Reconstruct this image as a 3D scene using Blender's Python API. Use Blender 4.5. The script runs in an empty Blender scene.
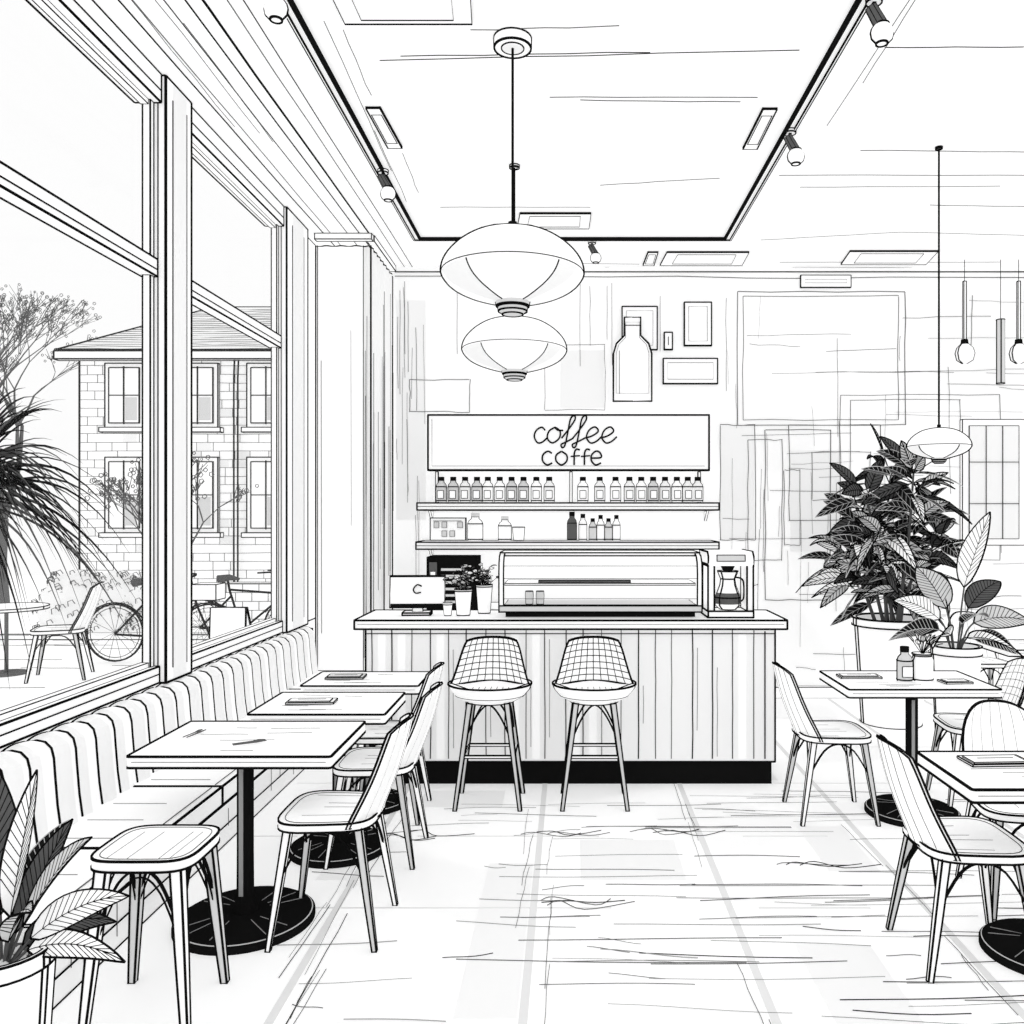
import bpy, math, random
from mathutils import Vector, Matrix
random.seed(7)
R=random.uniform
sc=bpy.context.scene
try:
    sc.view_settings.view_transform='Standard'
    sc.view_settings.look='None'
except Exception: pass

# ------------------------------------------------------------ materials
M={}
def mat(name,col,em=0.0,noise=0.0,nscale=2.0,rough=0.9):
    m=bpy.data.materials.new(name); m.use_nodes=True
    nt=m.node_tree; p=nt.nodes['Principled BSDF']
    c=(col,col,col,1)
    p.inputs['Base Color'].default_value=c
    p.inputs['Roughness'].default_value=rough
    p.inputs['Specular IOR Level'].default_value=0.0 if rough>0.5 else 0.3
    if noise>0:
        tc=nt.nodes.new('ShaderNodeTexCoord'); n=nt.nodes.new('ShaderNodeTexNoise')
        n.inputs['Scale'].default_value=nscale; n.inputs['Detail'].default_value=1.0
        r=nt.nodes.new('ShaderNodeValToRGB')
        r.color_ramp.elements[0].position=0.42; r.color_ramp.elements[1].position=0.46
        d=c[0]*(1-noise)
        r.color_ramp.elements[0].color=(d,d,d,1); r.color_ramp.elements[1].color=c
        nt.links.new(tc.outputs['Object'],n.inputs['Vector'])
        nt.links.new(n.outputs['Fac'],r.inputs['Fac'])
        nt.links.new(r.outputs['Color'],p.inputs['Base Color'])
        if em>0: nt.links.new(r.outputs['Color'],p.inputs['Emission Color'])
    if em>0:
        if noise<=0: p.inputs['Emission Color'].default_value=c
        p.inputs['Emission Strength'].default_value=em
    try: m.cycles.emission_sampling='NONE'
    except Exception: pass
    M[name]=m
EM=0.68  # self-glow: pale tones emit light to stay white, though none is a lamp
mat('paper',0.68,EM)
mat('paper_floor',0.68,0.66,0.07,0.8)
mat('paper_wall',0.68,0.68,0.06,0.6)
mat('wash',0.62,0.58)  # grey tones; some parts wear them as shading painted over paper
mat('wash2',0.52,0.40)
mat('ink',0.006)
mat('ink_soft',0.04)
mat('ink_grey',0.15)
mat('ink_pale',0.34)
mat('tile_line',0.60,0.40)
mat('black',0.008)
mat('leaf_dark',0.014)
mat('leaf_mid',0.12)
mat('leaf_and_glint',0.62)
g=bpy.data.materials.new('glass'); g.use_nodes=True; nt=g.node_tree
for n in list(nt.nodes): nt.nodes.remove(n)
o=nt.nodes.new('ShaderNodeOutputMaterial'); t=nt.nodes.new('ShaderNodeBsdfTransparent'); gl=nt.nodes.new('ShaderNodeBsdfGlossy'); mx=nt.nodes.new('ShaderNodeMixShader')
t.inputs[0].default_value=(.995,.995,.995,1); gl.inputs['Roughness'].default_value=0.05; mx.inputs[0].default_value=0.006
nt.links.new(t.outputs[0],mx.inputs[1]); nt.links.new(gl.outputs[0],mx.inputs[2]); nt.links.new(mx.outputs[0],o.inputs[0])
M['glass']=g

# ------------------------------------------------------------ builder
class B:
    def __init__(s,name,x=0,y=0,z=0,ang=0,sc=1.0):
        s.name=name; s.v=[]; s.f=[]; s.m=[]; s.slots=[]
        s.o=Vector((x,y,z)); s.c=math.cos(ang); s.s=math.sin(ang); s.k=sc
        s.r=0.0055; s.lw=1.27
    def P(s,p):
        x,y,z=p[0]*s.k,p[1]*s.k,p[2]*s.k
        s.v.append((x*s.c-y*s.s, x*s.s+y*s.c, z)); return len(s.v)-1
    def F(s,idx,m):
        if m not in s.slots: s.slots.append(m)
        s.f.append(idx); s.m.append(s.slots.index(m))
    def sweep(s,pts,rad,m='ink',sides=4,closed=False,rot=0.785,ink=0,caps=True):
        pts=[Vector(p) for p in pts]; n=len(pts)
        if n<2: return
        if not isinstance(rad,(list,tuple)): rad=[rad]*n
        rings=[]; up=None; cor=[]
        for i in range(n):
            if closed: t=pts[(i+1)%n]-pts[i-1]
            else: t=pts[min(i+1,n-1)]-pts[max(i-1,0)]
            if t.length<1e-9: t=Vector((0,0,1))
            t.normalize()
            if up is None:
                up=Vector((0,0,1)) if abs(t.z)<0.9 else Vector((0,1,0))
            up=up-t*up.dot(t)
            if up.length<1e-6: up=t.orthogonal()
            up.normalize(); sd=t.cross(up)
            rg=[];cc=[]
            for k in range(sides):
                a=rot+2*math.pi*k/sides
                q=pts[i]+(sd*math.cos(a)+up*math.sin(a))*rad[i]
                cc.append(q); rg.append(s.P(q))
            rings.append(rg); cor.append(cc)
        N=n if closed else n-1
        for i in range(N):
            a=rings[i]; b=rings[(i+1)%n]
            for k in range(sides):
                s.F((a[k],a[(k+1)%sides],b[(k+1)%sides],b[k]),m)
        if caps and not closed:
            s.F(tuple(reversed(rings[0])),m); s.F(tuple(rings[-1]),m)
        if ink:
            for k in range(sides): s.line([c[k] for c in cor],ink)
            if not closed:
                for e in (0,-1): s.line(cor[e],ink,closed=True)
    def line(s,pts,r=None,m='ink',closed=False):
        s.sweep(pts,(s.r if r is None else r)*s.lw,m,4 ,closed)
    def box(s,x0,x1,y0,y1,z0,z1,m='paper',ink=None,im='ink'):
        c=[(x0,y0,z0),(x1,y0,z0),(x1,y1,z0),(x0,y1,z0),(x0,y0,z1),(x1,y0,z1),(x1,y1,z1),(x0,y1,z1)]
        i=[s.P(p) for p in c]
        for q in ((0,3,2,1),(4,5,6,7),(0,1,5,4),(1,2,6,5),(2,3,7,6),(3,0,4,7)): s.F(tuple(i[a] for a in q),m)
        r=s.r if ink is None else ink
        if r>0:
            for a,b in ((0,1),(1,2),(2,3),(3,0),(4,5),(5,6),(6,7),(7,4),(0,4),(1,5),(2,6),(3,7)):
                s.line([c[a],c[b]],r,im)
    def prism(s,poly,d,m='paper',ink=None,im='ink'):
        r=s.r if ink is None else ink
        d=Vector(d); A=[Vector(p) for p in poly]; C=[p+d for p in A]; n=len(A)
        a=[s.P(p) for p in A]; b=[s.P(p) for p in C]
        s.F(tuple(a),m); s.F(tuple(reversed(b)),m)
        for k in range(n): s.F((a[k],b[k],b[(k+1)%n],a[(k+1)%n]),m)
        if r>0: s.line(A,r,im,True); s.line(C,r,im,True)
    def lathe(s,cx,cy,prof,n=32,m='paper',rings=(),mer=(0,180),ink=None,im='ink',sx=1,sy=1,capb=True,capt=True):
        r=s.r if ink is None else ink
        R_=[]
        for (rr,z) in prof:
            R_.append([s.P((cx+sx*rr*math.cos(2*math.pi*k/n),cy+sy*rr*math.sin(2*math.pi*k/n),z)) for k in range(n)])
        for i in range(len(prof)-1):
            for k in range(n):
                s.F((R_[i][k],R_[i][(k+1)%n],R_[i+1][(k+1)%n],R_[i+1][k]),m)
        if capb: s.F(tuple(reversed(R_[0])),m)
        if capt: s.F(tuple(R_[-1]),m)
        for j in rings:
            rr,z=prof[j]
            s.line([(cx+sx*rr*math.cos(2*math.pi*k/n),cy+sy*rr*math.sin(2*math.pi*k/n),z) for k in range(n)],r,im,True)
        for a in mer:
            a=math.radians(a)
            s.line([(cx+sx*rr*math.cos(a),cy+sy*rr*math.sin(a),z) for rr,z in prof],r,im)
    def surf(s,fn,nu,nv,m='paper',ink=None,iu=0,iv=0,ri=None,bound=True,im='ink',im2=None):
        r=s.r if ink is None else ink
        im2=im2 or im
        G=[[fn(i/nu,j/nv) for j in range(nv+1)] for i in range(nu+1)]
        I=[[s.P(p) for p in row] for row in G]
        for i in range(nu):
            for j in range(nv): s.F((I[i][j],I[i+1][j],I[i+1][j+1],I[i][j+1]),m)
        if bound:
            loop=[G[i][0] for i in range(nu+1)]+[G[nu][j] for j in range(1,nv+1)]+[G[i][nv] for i in range(nu-1,-1,-1)]+[G[0][j] for j in range(nv-1,0,-1)]
            s.line(loop,r,im,True)
        ri=r*0.5 if ri is None else ri
        if iu:
            for q in range(1,iu): u=q/iu; s.line([fn(u,j/nv) for j in range(nv+1)],ri,im2)
        if iv:
            for q in range(1,iv): v=q/iv; s.line([fn(i/nu,v) for i in range(nu+1)],ri,im2)
    def leaf(s,base,d,L,W,droop=0.3,m='paper',r=0.003,im='ink',veins=4,n=8,rv=None,roll=0.0):
        base=Vector(base); d=Vector(d).normalized()
        sd=d.cross(Vector((0,0,1)))
        if sd.length<0.05: sd=Vector((1,0,0))
        sd.normalize()
        if roll: sd=Matrix.Rotation(roll,3,d)@sd
        nrm=sd.cross(d)
        rv=r*0.6 if rv is None else rv
        def mid(t): return base+d*L*t+Vector((0,0,-droop*L*t*t))
        def w(t): return W*0.5*(math.sin(math.pi*min(1,t**0.75))**0.8 if 0<t<1 else 0.0)
        Ls=[];Rs=[];Ms=[]
        for i in range(n+1):
            t=i/n; c=mid(t); ww=w(t)
            Ms.append(c); Ls.append(c+sd*ww+nrm*ww*0.25); Rs.append(c-sd*ww+nrm*ww*0.25)
        a=[s.P(p) for p in Ls]; b=[s.P(p) for p in Ms]; c_=[s.P(p) for p in Rs]
        for i in range(n):
            s.F((a[i],b[i],b[i+1],a[i+1]),m); s.F((b[i],c_[i],c_[i+1],b[i+1]),m)
        s.line(Ls,r,im); s.line(Rs,r,im); s.line(Ms,rv,im)
        for k in range(veins):
            t=0.12+0.7*k/max(1,veins); t2=min(0.97,t+0.16)
            e=mid(t2); ww=w(t2)*0.92
            s.line([mid(t),e+sd*ww+nrm*ww*0.25],rv*0.8,im); s.line([mid(t),e-sd*ww+nrm*ww*0.25],rv*0.8,im)
    def done(s,smooth=False):
        me=bpy.data.meshes.new(s.name); me.from_pydata(s.v,[],s.f)
        for k in s.slots: me.materials.append(M[k])
        me.polygons.foreach_set('material_index',s.m)
        me.update(); ob=bpy.data.objects.new(s.name,me); ob.location=s.o
        bpy.context.collection.objects.link(ob); return ob

def catmull(pts,n=6):
    P=[Vector(p) for p in pts]; P=[P[0]]+P+[P[-1]]; out=[]
    for i in range(1,len(P)-2):
        for k in range(n):
            t=k/n; a,b,c,d=P[i-1],P[i],P[i+1],P[i+2]
            out.append(0.5*((2*b)+(c-a)*t+(2*a-5*b+4*c-d)*t*t+(3*b-a-3*c+d)*t**3))
    out.append(P[-2]); return out
def jit(p0,p1,n=5,a=0.006,axes=(1,1,1)):
    p0=Vector(p0);p1=Vector(p1)
    return [p0.lerp(p1,i/n)+Vector((R(-a,a)*axes[0],R(-a,a)*axes[1],R(-a,a)*axes[2])) for i in range(n+1)]

CH=1.72; H=4.05; YB=8.0; XL=-2.2; XR=4.8; F=850.0
SB=F/YB
def WB(u,v,y=YB-0.006): return ((u-570)/SB,y,CH+(515-v)/SB)
def CE(u,v,z=H-0.004):
    s=(515-v)/(H-CH); return ((u-570)/s,F/s,z)
def FL(u,v,z=0.004):
    s=(v-515)/CH; return ((u-570)/s,F/s,z)

# ------------------------------------------------------------ room
b=B('floor')
b.box(XL,XR,-1.5,YB,-0.1,0,'paper_floor',0)
for x in (-1.02,-0.16,0.70,1.56,2.42,3.28):
    b.box(x-0.016,x+0.016,0.5,YB-0.02,-0.01,0.002,'tile_line',0)
random.seed(23)
for y in (2.75,3.72,4.55,5.45,6.3,7.2):
    x=XL+.05
    while x<XR-.6:
        L=R(.3,.9)
        if R(0,1)<.5: b.box(x,x+L,y-0.006,y+0.006,-0.01,0.0015,'tile_line',0)
        x+=L
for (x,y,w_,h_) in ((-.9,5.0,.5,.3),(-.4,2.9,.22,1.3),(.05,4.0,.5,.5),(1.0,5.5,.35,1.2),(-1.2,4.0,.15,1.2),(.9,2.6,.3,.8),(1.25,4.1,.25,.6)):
    b.box(x,x+w_,y,y+h_,-.01,.0012,'wash',0)  # grey patches: soft shade painted onto the floor
random.seed(11)
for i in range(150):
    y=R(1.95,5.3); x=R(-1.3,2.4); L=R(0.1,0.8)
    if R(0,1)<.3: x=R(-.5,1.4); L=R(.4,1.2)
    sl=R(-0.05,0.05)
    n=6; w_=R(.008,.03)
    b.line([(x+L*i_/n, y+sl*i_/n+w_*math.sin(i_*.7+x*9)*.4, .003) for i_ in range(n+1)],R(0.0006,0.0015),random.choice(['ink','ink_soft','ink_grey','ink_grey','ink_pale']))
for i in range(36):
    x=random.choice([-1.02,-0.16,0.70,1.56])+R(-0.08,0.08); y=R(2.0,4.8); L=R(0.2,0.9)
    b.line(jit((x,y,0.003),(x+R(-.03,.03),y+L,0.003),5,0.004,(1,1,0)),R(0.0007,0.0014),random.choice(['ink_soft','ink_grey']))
for cx,cy in ((-.95,4.55),(-.2,4.6),(.35,4.62),(-.1,3.75),(1.1,4.2)):
    for q in range(3):
        x=cx+R(-.1,.1); y=cy+R(-.04,.04)
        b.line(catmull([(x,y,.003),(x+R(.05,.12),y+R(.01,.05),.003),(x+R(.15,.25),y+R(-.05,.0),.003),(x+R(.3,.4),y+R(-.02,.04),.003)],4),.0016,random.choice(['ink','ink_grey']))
b.done()

b=B('ceiling')
b.box(XL-0.2,XR,-1.5,YB+0.1,H,H+0.12,'paper',0)
for x,r,m in ((-1.66,0.006,'ink'),(-1.74,0.004,'ink'),(-1.84,0.003,'ink_soft'),(-1.98,0.003,'ink_grey'),(-2.04,0.004,'ink'),(-1.55,0.003,'ink_grey'),(-1.48,0.003,'ink_soft')):
    b.line(jit((x,1,H),(x,7.98,H),12,0.004,(1,0,0)),r,m)
for (u0,v0,u1,v1) in ((380,60,800,50),(400,56,650,52),(550,97,758,97),(580,100,740,102),(885,47,1024,47),(440,207,590,207),(600,185,720,178),(780,175,1040,175),(800,187,1000,186),(860,150,1040,152),(900,232,1060,236),(780,262,1000,262),(760,240,900,232),(450,262,640,264),(930,205,1060,207),(470,30,620,26)):
    b.line(jit(CE(u0,v0,H),CE(u1,v1,H),6,0.005,(1,1,0)),0.0028,random.choice(['ink','ink_soft','ink_grey']))
for i in range(9):
    x=random.choice([-1.1,1.55,1.7,-1.9])+R(-.1,.1); y=R(3,6)
    b.line(jit((x,y,H),(x+R(-.05,.05),y+R(.5,1.9),H),5,0.004,(1,1,0)),0.002,'ink_grey')
b.done()

b=B('trim_1')
def ring(o,w,h,m,ink):
    x0,x1,y1=-1.25-o,1.29+o,7.12+o
    b.box(x0-w,x0,0.6,y1+w,H-h,H-0.001,m,ink); b.box(x1,x1+w,0.6,y1+w,H-h,H-0.001,m,ink)
    b.box(x0,x1,y1,y1+w,H-h,H-0.001,m,ink)
ring(0,0.018,0.026,'black',0.0); ring(0.06,0.012,0.01,'paper',0.003)
b.done()

b=B('wall_back')
b.box(XL-0.15,XR,YB,YB+0.12,0,H,'paper_wall',0)
def rect(u0,v0,u1,v1,r=0.004,m='ink_grey'):
    c=[WB(u0,v0),WB(u1,v0),WB(u1,v1),WB(u0,v1)]
    for i in range(4):
        b.line(jit(c[i],c[(i+1)%4],5,0.006,(1,0,1)),r,m)
for a in ((737,292,905,425),(743,296,898,420),(789,425,880,520),(840,395,1000,560),(765,430,830,600),(850,400,960,540),(545,345,605,410),(720,425,755,540),(410,380,470,412),(748,440,782,560),(812,452,870,500),(784,470,800,545)):
    rect(*a,r=R(0.0022,0.0038),m=random.choice(['ink_grey','ink_soft','ink_grey']))
for (u0,v0,u1,v1) in ((720,425,754,540),(396,300,426,520),(790,450,840,552),(560,350,604,408)):
    p=WB(u0,v1,YB); q=WB(u1,v0,YB); b.box(p[0],q[0],YB-.003,YB,p[2],q[2],'wash',0)
b.line([WB(395,272),WB(1100,272)],0.005); b.line(jit(WB(395,267),WB(1100,267),10,0.004,(0,0,1)),0.004)
b.line(jit(WB(395,276),WB(1100,279),10,0.01,(0,0,1)),0.003,'ink_soft')
random.seed(5)
for i in range(85):
    u=R(722,1020); v=R(295,690)
    if R(0,1)<0.6: b.line(jit(WB(u,v),WB(u+R(20,150),v+R(-3,3)),5,0.006,(1,0,1)),R(.0012,.0026),random.choice(['ink_grey','ink_pale','ink_soft']))
    else: b.line(jit(WB(u,v),WB(u+R(-2,2),v+R(20,130)),5,0.005,(1,0,1)),R(.0012,.0026),random.choice(['ink_grey','ink_pale']))
for i in range(14):
    u=R(396,428); v=R(285,520); b.line(jit(WB(u,v),WB(u+R(-1,1),v+R(20,110)),4,0.004,(1,0,1)),R(.0012,.0024),'ink_grey')
for u in (400,405,457,580,590,607,612,660,726): b.line(jit(WB(u,R(280,300)),WB(u,R(340,400)),4,0.004,(1,0,1)),.002,'ink_grey')
b.done()

b=B('wall_right'); b.box(XR,XR+0.1,-1.5,YB+0.12,0,H,'paper_wall',0.004); b.done()
b=B('wall_left')
b.box(XL-0.15,XL,-1.5,YB,0,0.83,'paper',0.004)
b.box(XL-0.14,XL,6.94,YB,0.83,H,'paper',0.005)
b.box(XL-0.14,XL,-1.5,1.6,0.83,H,'paper',0.005)
b.done()
for i,(ya,yb_) in enumerate(((4.50,4.80),(6.42,6.93))):
    b=B('trim_%d'%(i+2))
    b.box(XL-0.05,XL+0.06,ya,yb_,0.832,H-.002,'paper',0.0065)
    for t in (.25,.8): b.line([(XL+0.063,ya+(yb_-ya)*t,.9),(XL+0.063,ya+(yb_-ya)*t,H-.1)],0.0028,'ink_soft')
    b.line([(XL+.02,ya-.003,.9),(XL+.02,ya-.003,H-.1)],0.0028)
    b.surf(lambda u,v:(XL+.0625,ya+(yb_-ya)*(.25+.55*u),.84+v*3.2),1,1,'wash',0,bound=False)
    b.done()
b=B('baseboard_back'); b.box(-1.6,XR-0.01,YB-0.02,YB-0.001,0,0.1,'paper',0.003,'ink_grey'); b.done()

for i,(y0,y1) in enumerate(((1.62,4.49),(4.81,6.41))):
    b=B('window_%d'%(i+1)); b.r=0.005
    b.box(XL-0.10,XL+0.03,y0,y1,0.835,0.92,'paper')
    b.box(XL-0.06,XL+0.02,y0,y1,2.98,3.07,'paper')
    b.box(XL-0.10,XL+0.04,y0,y1,3.90,H-0.002,'paper')
    for z,x in ((.88,XL+.033),(3.015,XL+.023),(3.96,XL+.043)):
        b.line([(x,y0,z),(x,y1,z)],0.003)
    for ya,yb in ((y0,y0+.035),(y1-.035,y1)):
        b.box(XL-0.04,XL+0.0,ya,yb,0.92,2.98,'paper',.004); b.box(XL-0.04,XL+0.0,ya,yb,3.07,3.90,'paper',.004)
    for za,zb in ((.92,.945),(3.875,3.90)):
        b.box(XL-0.05,XL-.01,y0+.035,y1-.035,za,zb,'paper',0.0025)
    b.box(XL-0.03,XL-0.024,y0+.03,y1-.03,0.93,3.88,'glass',0)
    b.done()
b=B('window_3'); b.r=.004
x0,_,z1_=WB(960,420); x1,_,z0_=WB(1022,545)
b.box(x0,x1,YB-.05,YB-.004,z0_,z1_,'paper',.004)
b.box(x0+.06,x1-.06,YB-.06,YB-.051,z0_+.06,z1_-.06,'wash',.003)
for xm in (x0+.06+(x1-x0-.12)/3,x0+.06+(x1-x0-.12)*2/3): b.line([(xm,YB-.066,z0_+.06),(xm,YB-.066,z1_-.06)],.0035)
for zm in (.33,.66): b.line([(x0+.06,YB-.066,z0_+(z1_-z0_)*zm),(x1-.06,YB-.066,z0_+(z1_-z0_)*zm)],.0035)
b.done()

b=B('window_curtain'); b.r=0.006
xa,xb,ya,yb=-2.11,-1.66,7.05,7.95
def drape(u,v):
    L=u*(0.45+0.90); ph=math.sin(u*math.pi*22)*0.012
    if L<0.45: return (xa+L,ya+ph,0.02+v*(H-0.12))
    return (xb+ph,ya+(L-0.45),0.02+v*(H-0.12))
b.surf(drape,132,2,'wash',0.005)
b.surf(lambda u,v:(xa+.02+u*.38,ya-.014,.03+v*(H-.14)),1,1,'paper',0,bound=False)  # pale front over grey drape: the shaded side is set by colour
random.seed(3)
for k in range(26):
    u=R(0.02,0.98) if k>8 else R(0.33,0.98)
    v0=R(0,0.5); v1=R(v0+.2,1)
    p=drape(u,0); off=(0,-0.02) if u<0.33 else (0.014,0)
    b.line([(p[0]+off[0],p[1]+off[1],.03+v0*(H-.2)),(p[0]+off[0]+R(-.01,.01)*(u<.33),p[1]+off[1],.03+v1*(H-.2))],R(.0012,.0025),random.choice(['ink_soft','ink_soft','ink_grey']))
for x,r in ((xb+.012,.007),(xa+.02,.003),(xb-.05,.003)): b.line([(x,ya-.016,.02),(x,ya-.016,H-.1)],r)
b.box(xa-.0,xb+.02,ya-.03,ya+.03,H-.05,H-.002,'paper',0.004)
b.box(xb-.03,xb+.03,ya+.03,yb,H-.05,H-.002,'paper',0.004)
b.done()

# ------------------------------------------------------------ bench
b=B('banquette_bench'); b.r=0.005
y0,y1=1.75,6.9; nch=34
prof=[(-2.05,.44),(-2.065,.55),(-2.075,.67),(-2.08,.74),(-2.09,.78),(-2.115,.805),(-2.15,.812),(-2.185,.805)]
def bk(u,v):
    y=y0+u*(y1-y0); q=v*(len(prof)-1); i=min(int(q),len(prof)-2); f=q-i
    x=prof[i][0]*(1-f)+prof[i+1][0]*f; z=prof[i][1]*(1-f)+prof[i+1][1]*f
    bump=abs(math.sin(math.pi*u*nch))**0.6
    if v<0.65: x+=0.022*bump
    else: z+=0.012*bump
    return (x,y,z)
b.surf(bk,nch*6,14,'paper',0.005)
for k in range(0,nch):
    if k: b.line([(lambda p:(p[0]+.006,p[1],p[2]+.003))(bk(k/nch,j/14)) for j in range(15)],0.0036,'ink')
    b.surf(lambda u,v,k=k:(lambda p:(p[0]+.003,p[1],p[2]+.003))(bk((k+.03+(.3+.25*(k%2))*u)/nch,v*.9)),2,8,'wash',0,bound=False)  # grey strip paints shade along one side of each channel
b.box(-2.19,-2.09,y1-.01,y1,.1,.80,'wash')
b.box(-2.19,-2.09,y0,y0+.01,.1,.80,'wash')
ys=y0
while ys<y1-0.01:
    ye=min(ys+0.736,y1)
    b.box(-2.06,-1.62,ys+.004,ye-.004,.37,.455,'paper',0.005)
    b.line([(-1.66,ys+.02,.458),(-1.66,ye-.02,.458)],0.002,'ink_grey')
    for q in range(3): b.line([(-2.0,ys+.1+q*.2,.457),(R(-1.8,-1.7),ys+.1+q*.2,.457)],0.0015,'ink_pale')
    ys=ye
b.box(-2.19,-1.66,y0,y1,.33,.368,'paper',0.004)
b.box(-2.19,-1.80,y0+.02,y1-.02,0,.33,'wash',0.005)
for k in range(30):
    y=R(y0+.05,y1-.1); b.line([(-1.797,y,R(.02,.1)),(-1.797,y,R(.15,.31))],0.0015,'ink_grey')
b.line([(-1.797,y0+.02,.1),(-1.797,y1-.02,.1)],0.003)
b.done()

# ------------------------------------------------------------ tables
def rrect(x0,x1,y0,y1,r=0.03,n=4):
    out=[]
    for cx,cy,a0 in ((x1-r,y1-r,0),(x0+r,y1-r,90),(x0+r,y0+r,180),(x1-r,y0+r,270)):
        for k in range(n+1):
            a=math.radians(a0+90*k/n); out.append((cx+r*math.cos(a),cy+r*math.sin(a)))
    return out
def table(x0,x1,y0,y1,px,py,br,name='dining_table',seed=0):
    b=B(name,px,py,0); b.r=0.005
    poly=[(x-px,y-py,.705) for x,y in rrect(x0,x1,y0,y1,0.01,2)]
    b.prism(poly,(0,0,.045),'paper',0.005)
    b.box(x0-px+.08,x1-px-.08,y0-py+.08,y1-py-.08,.685,.704,'black',0)
    b.lathe(0,0,[(.036,.02),(.034,.3),(.034,.69)],16,'black',mer=())
    b.lathe(0,0,[(.055,.04),(.036,.11)],16,'black',mer=(),rings=())
    b.lathe(0,0,[(br,.0),(br,.022),(br*.93,.034),(.06,.048)],48,'black',mer=())
    b.lathe(0,0,[(br*.965,.0305),(br*.95,.033)],48,'leaf_and_glint',mer=(),capb=False,capt=False)  # pale ring: highlight painted on the black base rim
    for a in (0.5,0.8,1.2,2.3,2.6,3.6,3.9,4.4,5.3,5.7):
        b.line([(br*.35*math.cos(a),br*.35*math.sin(a),.0455),(br*.85*math.cos(a+.1),br*.85*math.sin(a+.1),.0375)],0.0014,'ink_pale')  # pale strokes: painted highlights across the base
    b.box(-.014,.004,-.0365,-.034,.12,.66,'ink_pale',0)  # pale strip: painted highlight down the black pole
    random.seed(int(px*100)+5)
    for k in range(6):
        x=R(x0+.1,x1-.3)-px; y=R(y0+.06,y1-.06)-py
        b.line(jit((x,y,.7505),(x+R(.08,.25),y+R(-.01,.01),.7505),3,.003,(1,1,0)),.0012,'ink_grey')
    b.line([(x0-px+.02,y0-py-.001,.728),(x1-px-.02,y0-py-.001,.728)],.0012,'ink_grey')
    b.done()
table(-1.78,-.96,3.41,3.99,-1.375,3.60,.285)
table(-1.57,-.90,4.13,4.64,-1.19,4.38,.25)
table(-1.53,-.86,4.82,5.25,-1.19,5.05,.22)
table(1.55,2.40,4.72,5.28,1.97,4.90,.26)
table(1.42,2.25,3.0,3.48,1.86,3.34,.23)
table(3.15,3.9,6.1,6.6,3.55,6.35,.2)

def flat(name,cx,cy,w,d,ang,z=.756,h=.008,m='paper',r=.0025):
    b=B(name,cx,cy,z,ang); b.box(-w/2,w/2,-d/2,d/2,0,h,m,r)
    b.box(-w/2+.01,w/2-.02,-d/2+.01,d/2-.02,h+.001,h+.006,m,r*.7)
    b.line([(-w*.3,0,h+.008),(w*.3,0,h+.008)],.0012,'ink_grey'); b.done()
flat('table_menu',-1.33,5.05,.22,.12,.05,m='wash2')
flat('table_menu',-1.33,4.38,.24,.10,.05)
flat('table_menu',1.72,5.06,.24,.10,0.0)
flat('folded_napkin',2.22,4.90,.16,.10,.1)
flat('folded_napkin',1.66,3.32,.24,.12,.05)
def cutlery(cx,cy,ang):
    b=B('cutlery',cx,cy,.757,ang,.75)
    b.sweep([(0,-.09,.004),(0,.02,.004),(0,.05,.005),(0,.09,.004)],[.003,.003,.007,.003],'leaf_mid',6)
    b.sweep([(.025,-.09,.004),(.025,.03,.004),(.025,.09,.004)],[.003,.005,.003],'leaf_mid',6); b.done()
cutlery(-1.66,3.74,-.2); cutlery(-1.36,3.60,-1.0)

# ------------------------------------------------------------ chairs
def chair(x,y,ang,sh=.48,style='slat',name='dining_chair',k=1.0,r=.004,im='ink',ht=.40):
    b=B(name,x,y,0,ang,k); b.r=r
    n=32; pol=[]
    for i in range(n):
        a=2*math.pi*i/n; ca,sa=math.cos(a),math.sin(a)
        px=.205*math.copysign(abs(ca)**.5,ca); py=.195*math.copysign(abs(sa)**.5,sa)
        px*=1.0+0.06*(py/.2)
        pol.append((px,py,sh-.03))
    b.prism(pol,(0,0,.03),'paper',r,im)
    b.line([(p[0]*.88,p[1]*.88,sh+.001) for p in pol],r*.35,'ink_soft' if im=='ink' else im,True)
    for q in (-2,0,1,3): b.line([(q*.045,-.16,sh+.001),(q*.05,R(0,.12),sh+.001)],r*.25,'ink_pale')
    def back(u,v,off=0):
        t=u*2-1; w=(.195-.02*v-.04*v**6)
        z=sh-.02+ht*v*(1-.10*abs(t)**3)
        return (t*w,-.185-.13*v**1.2+.085*t*t*(1-.25*v)+off-.02*math.sin(v*3.14),z)
    grid=style=='grid'
    b.surf(back,12,10,'paper',r,iu=(10 if grid else 7),iv=(9 if grid else 0),ri=r*(.36 if grid else .25),im=im,im2=(im if grid else 'ink_grey'))
    b.surf(lambda u,v: back(u,v,-.014),12,10,'paper',r*.9,iu=(10 if grid else 7),iv=(9 if grid else 0),ri=r*(.36 if grid else .3),im=im,im2=(im if grid else 'ink_soft'))
    b.surf(lambda u,v: back(.05+.3*u,.03+.9*v,-.0155),4,8,'wash',0,bound=False)  # grey strip: shading painted on one side of the backrest
    legs=[]
    for sx in (-1,1):
        for sy in (-1,1):
            A=Vector((sx*.155,sy*.14,sh-.03)); C=Vector((sx*.20,sy*(.205 if sy>0 else .215),0))
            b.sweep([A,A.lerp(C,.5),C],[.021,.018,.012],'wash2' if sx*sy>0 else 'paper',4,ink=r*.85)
            legs.append((A,C))
    def arc(i,j):
        A=legs[i][0].lerp(legs[i][1],.42); C=legs[j][0].lerp(legs[j][1],.42)
        mid=(legs[i][0]+legs[j][0])/2; mid.z=sh-.045
        b.sweep(catmull([A,A.lerp(mid,.5)+Vector((0,0,.05)),mid,C.lerp(mid,.5)+Vector((0,0,.05)),C],4),.006,im)
    arc(0,1); arc(2,3); arc(0,2); arc(1,3)
    return b.done()
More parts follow.
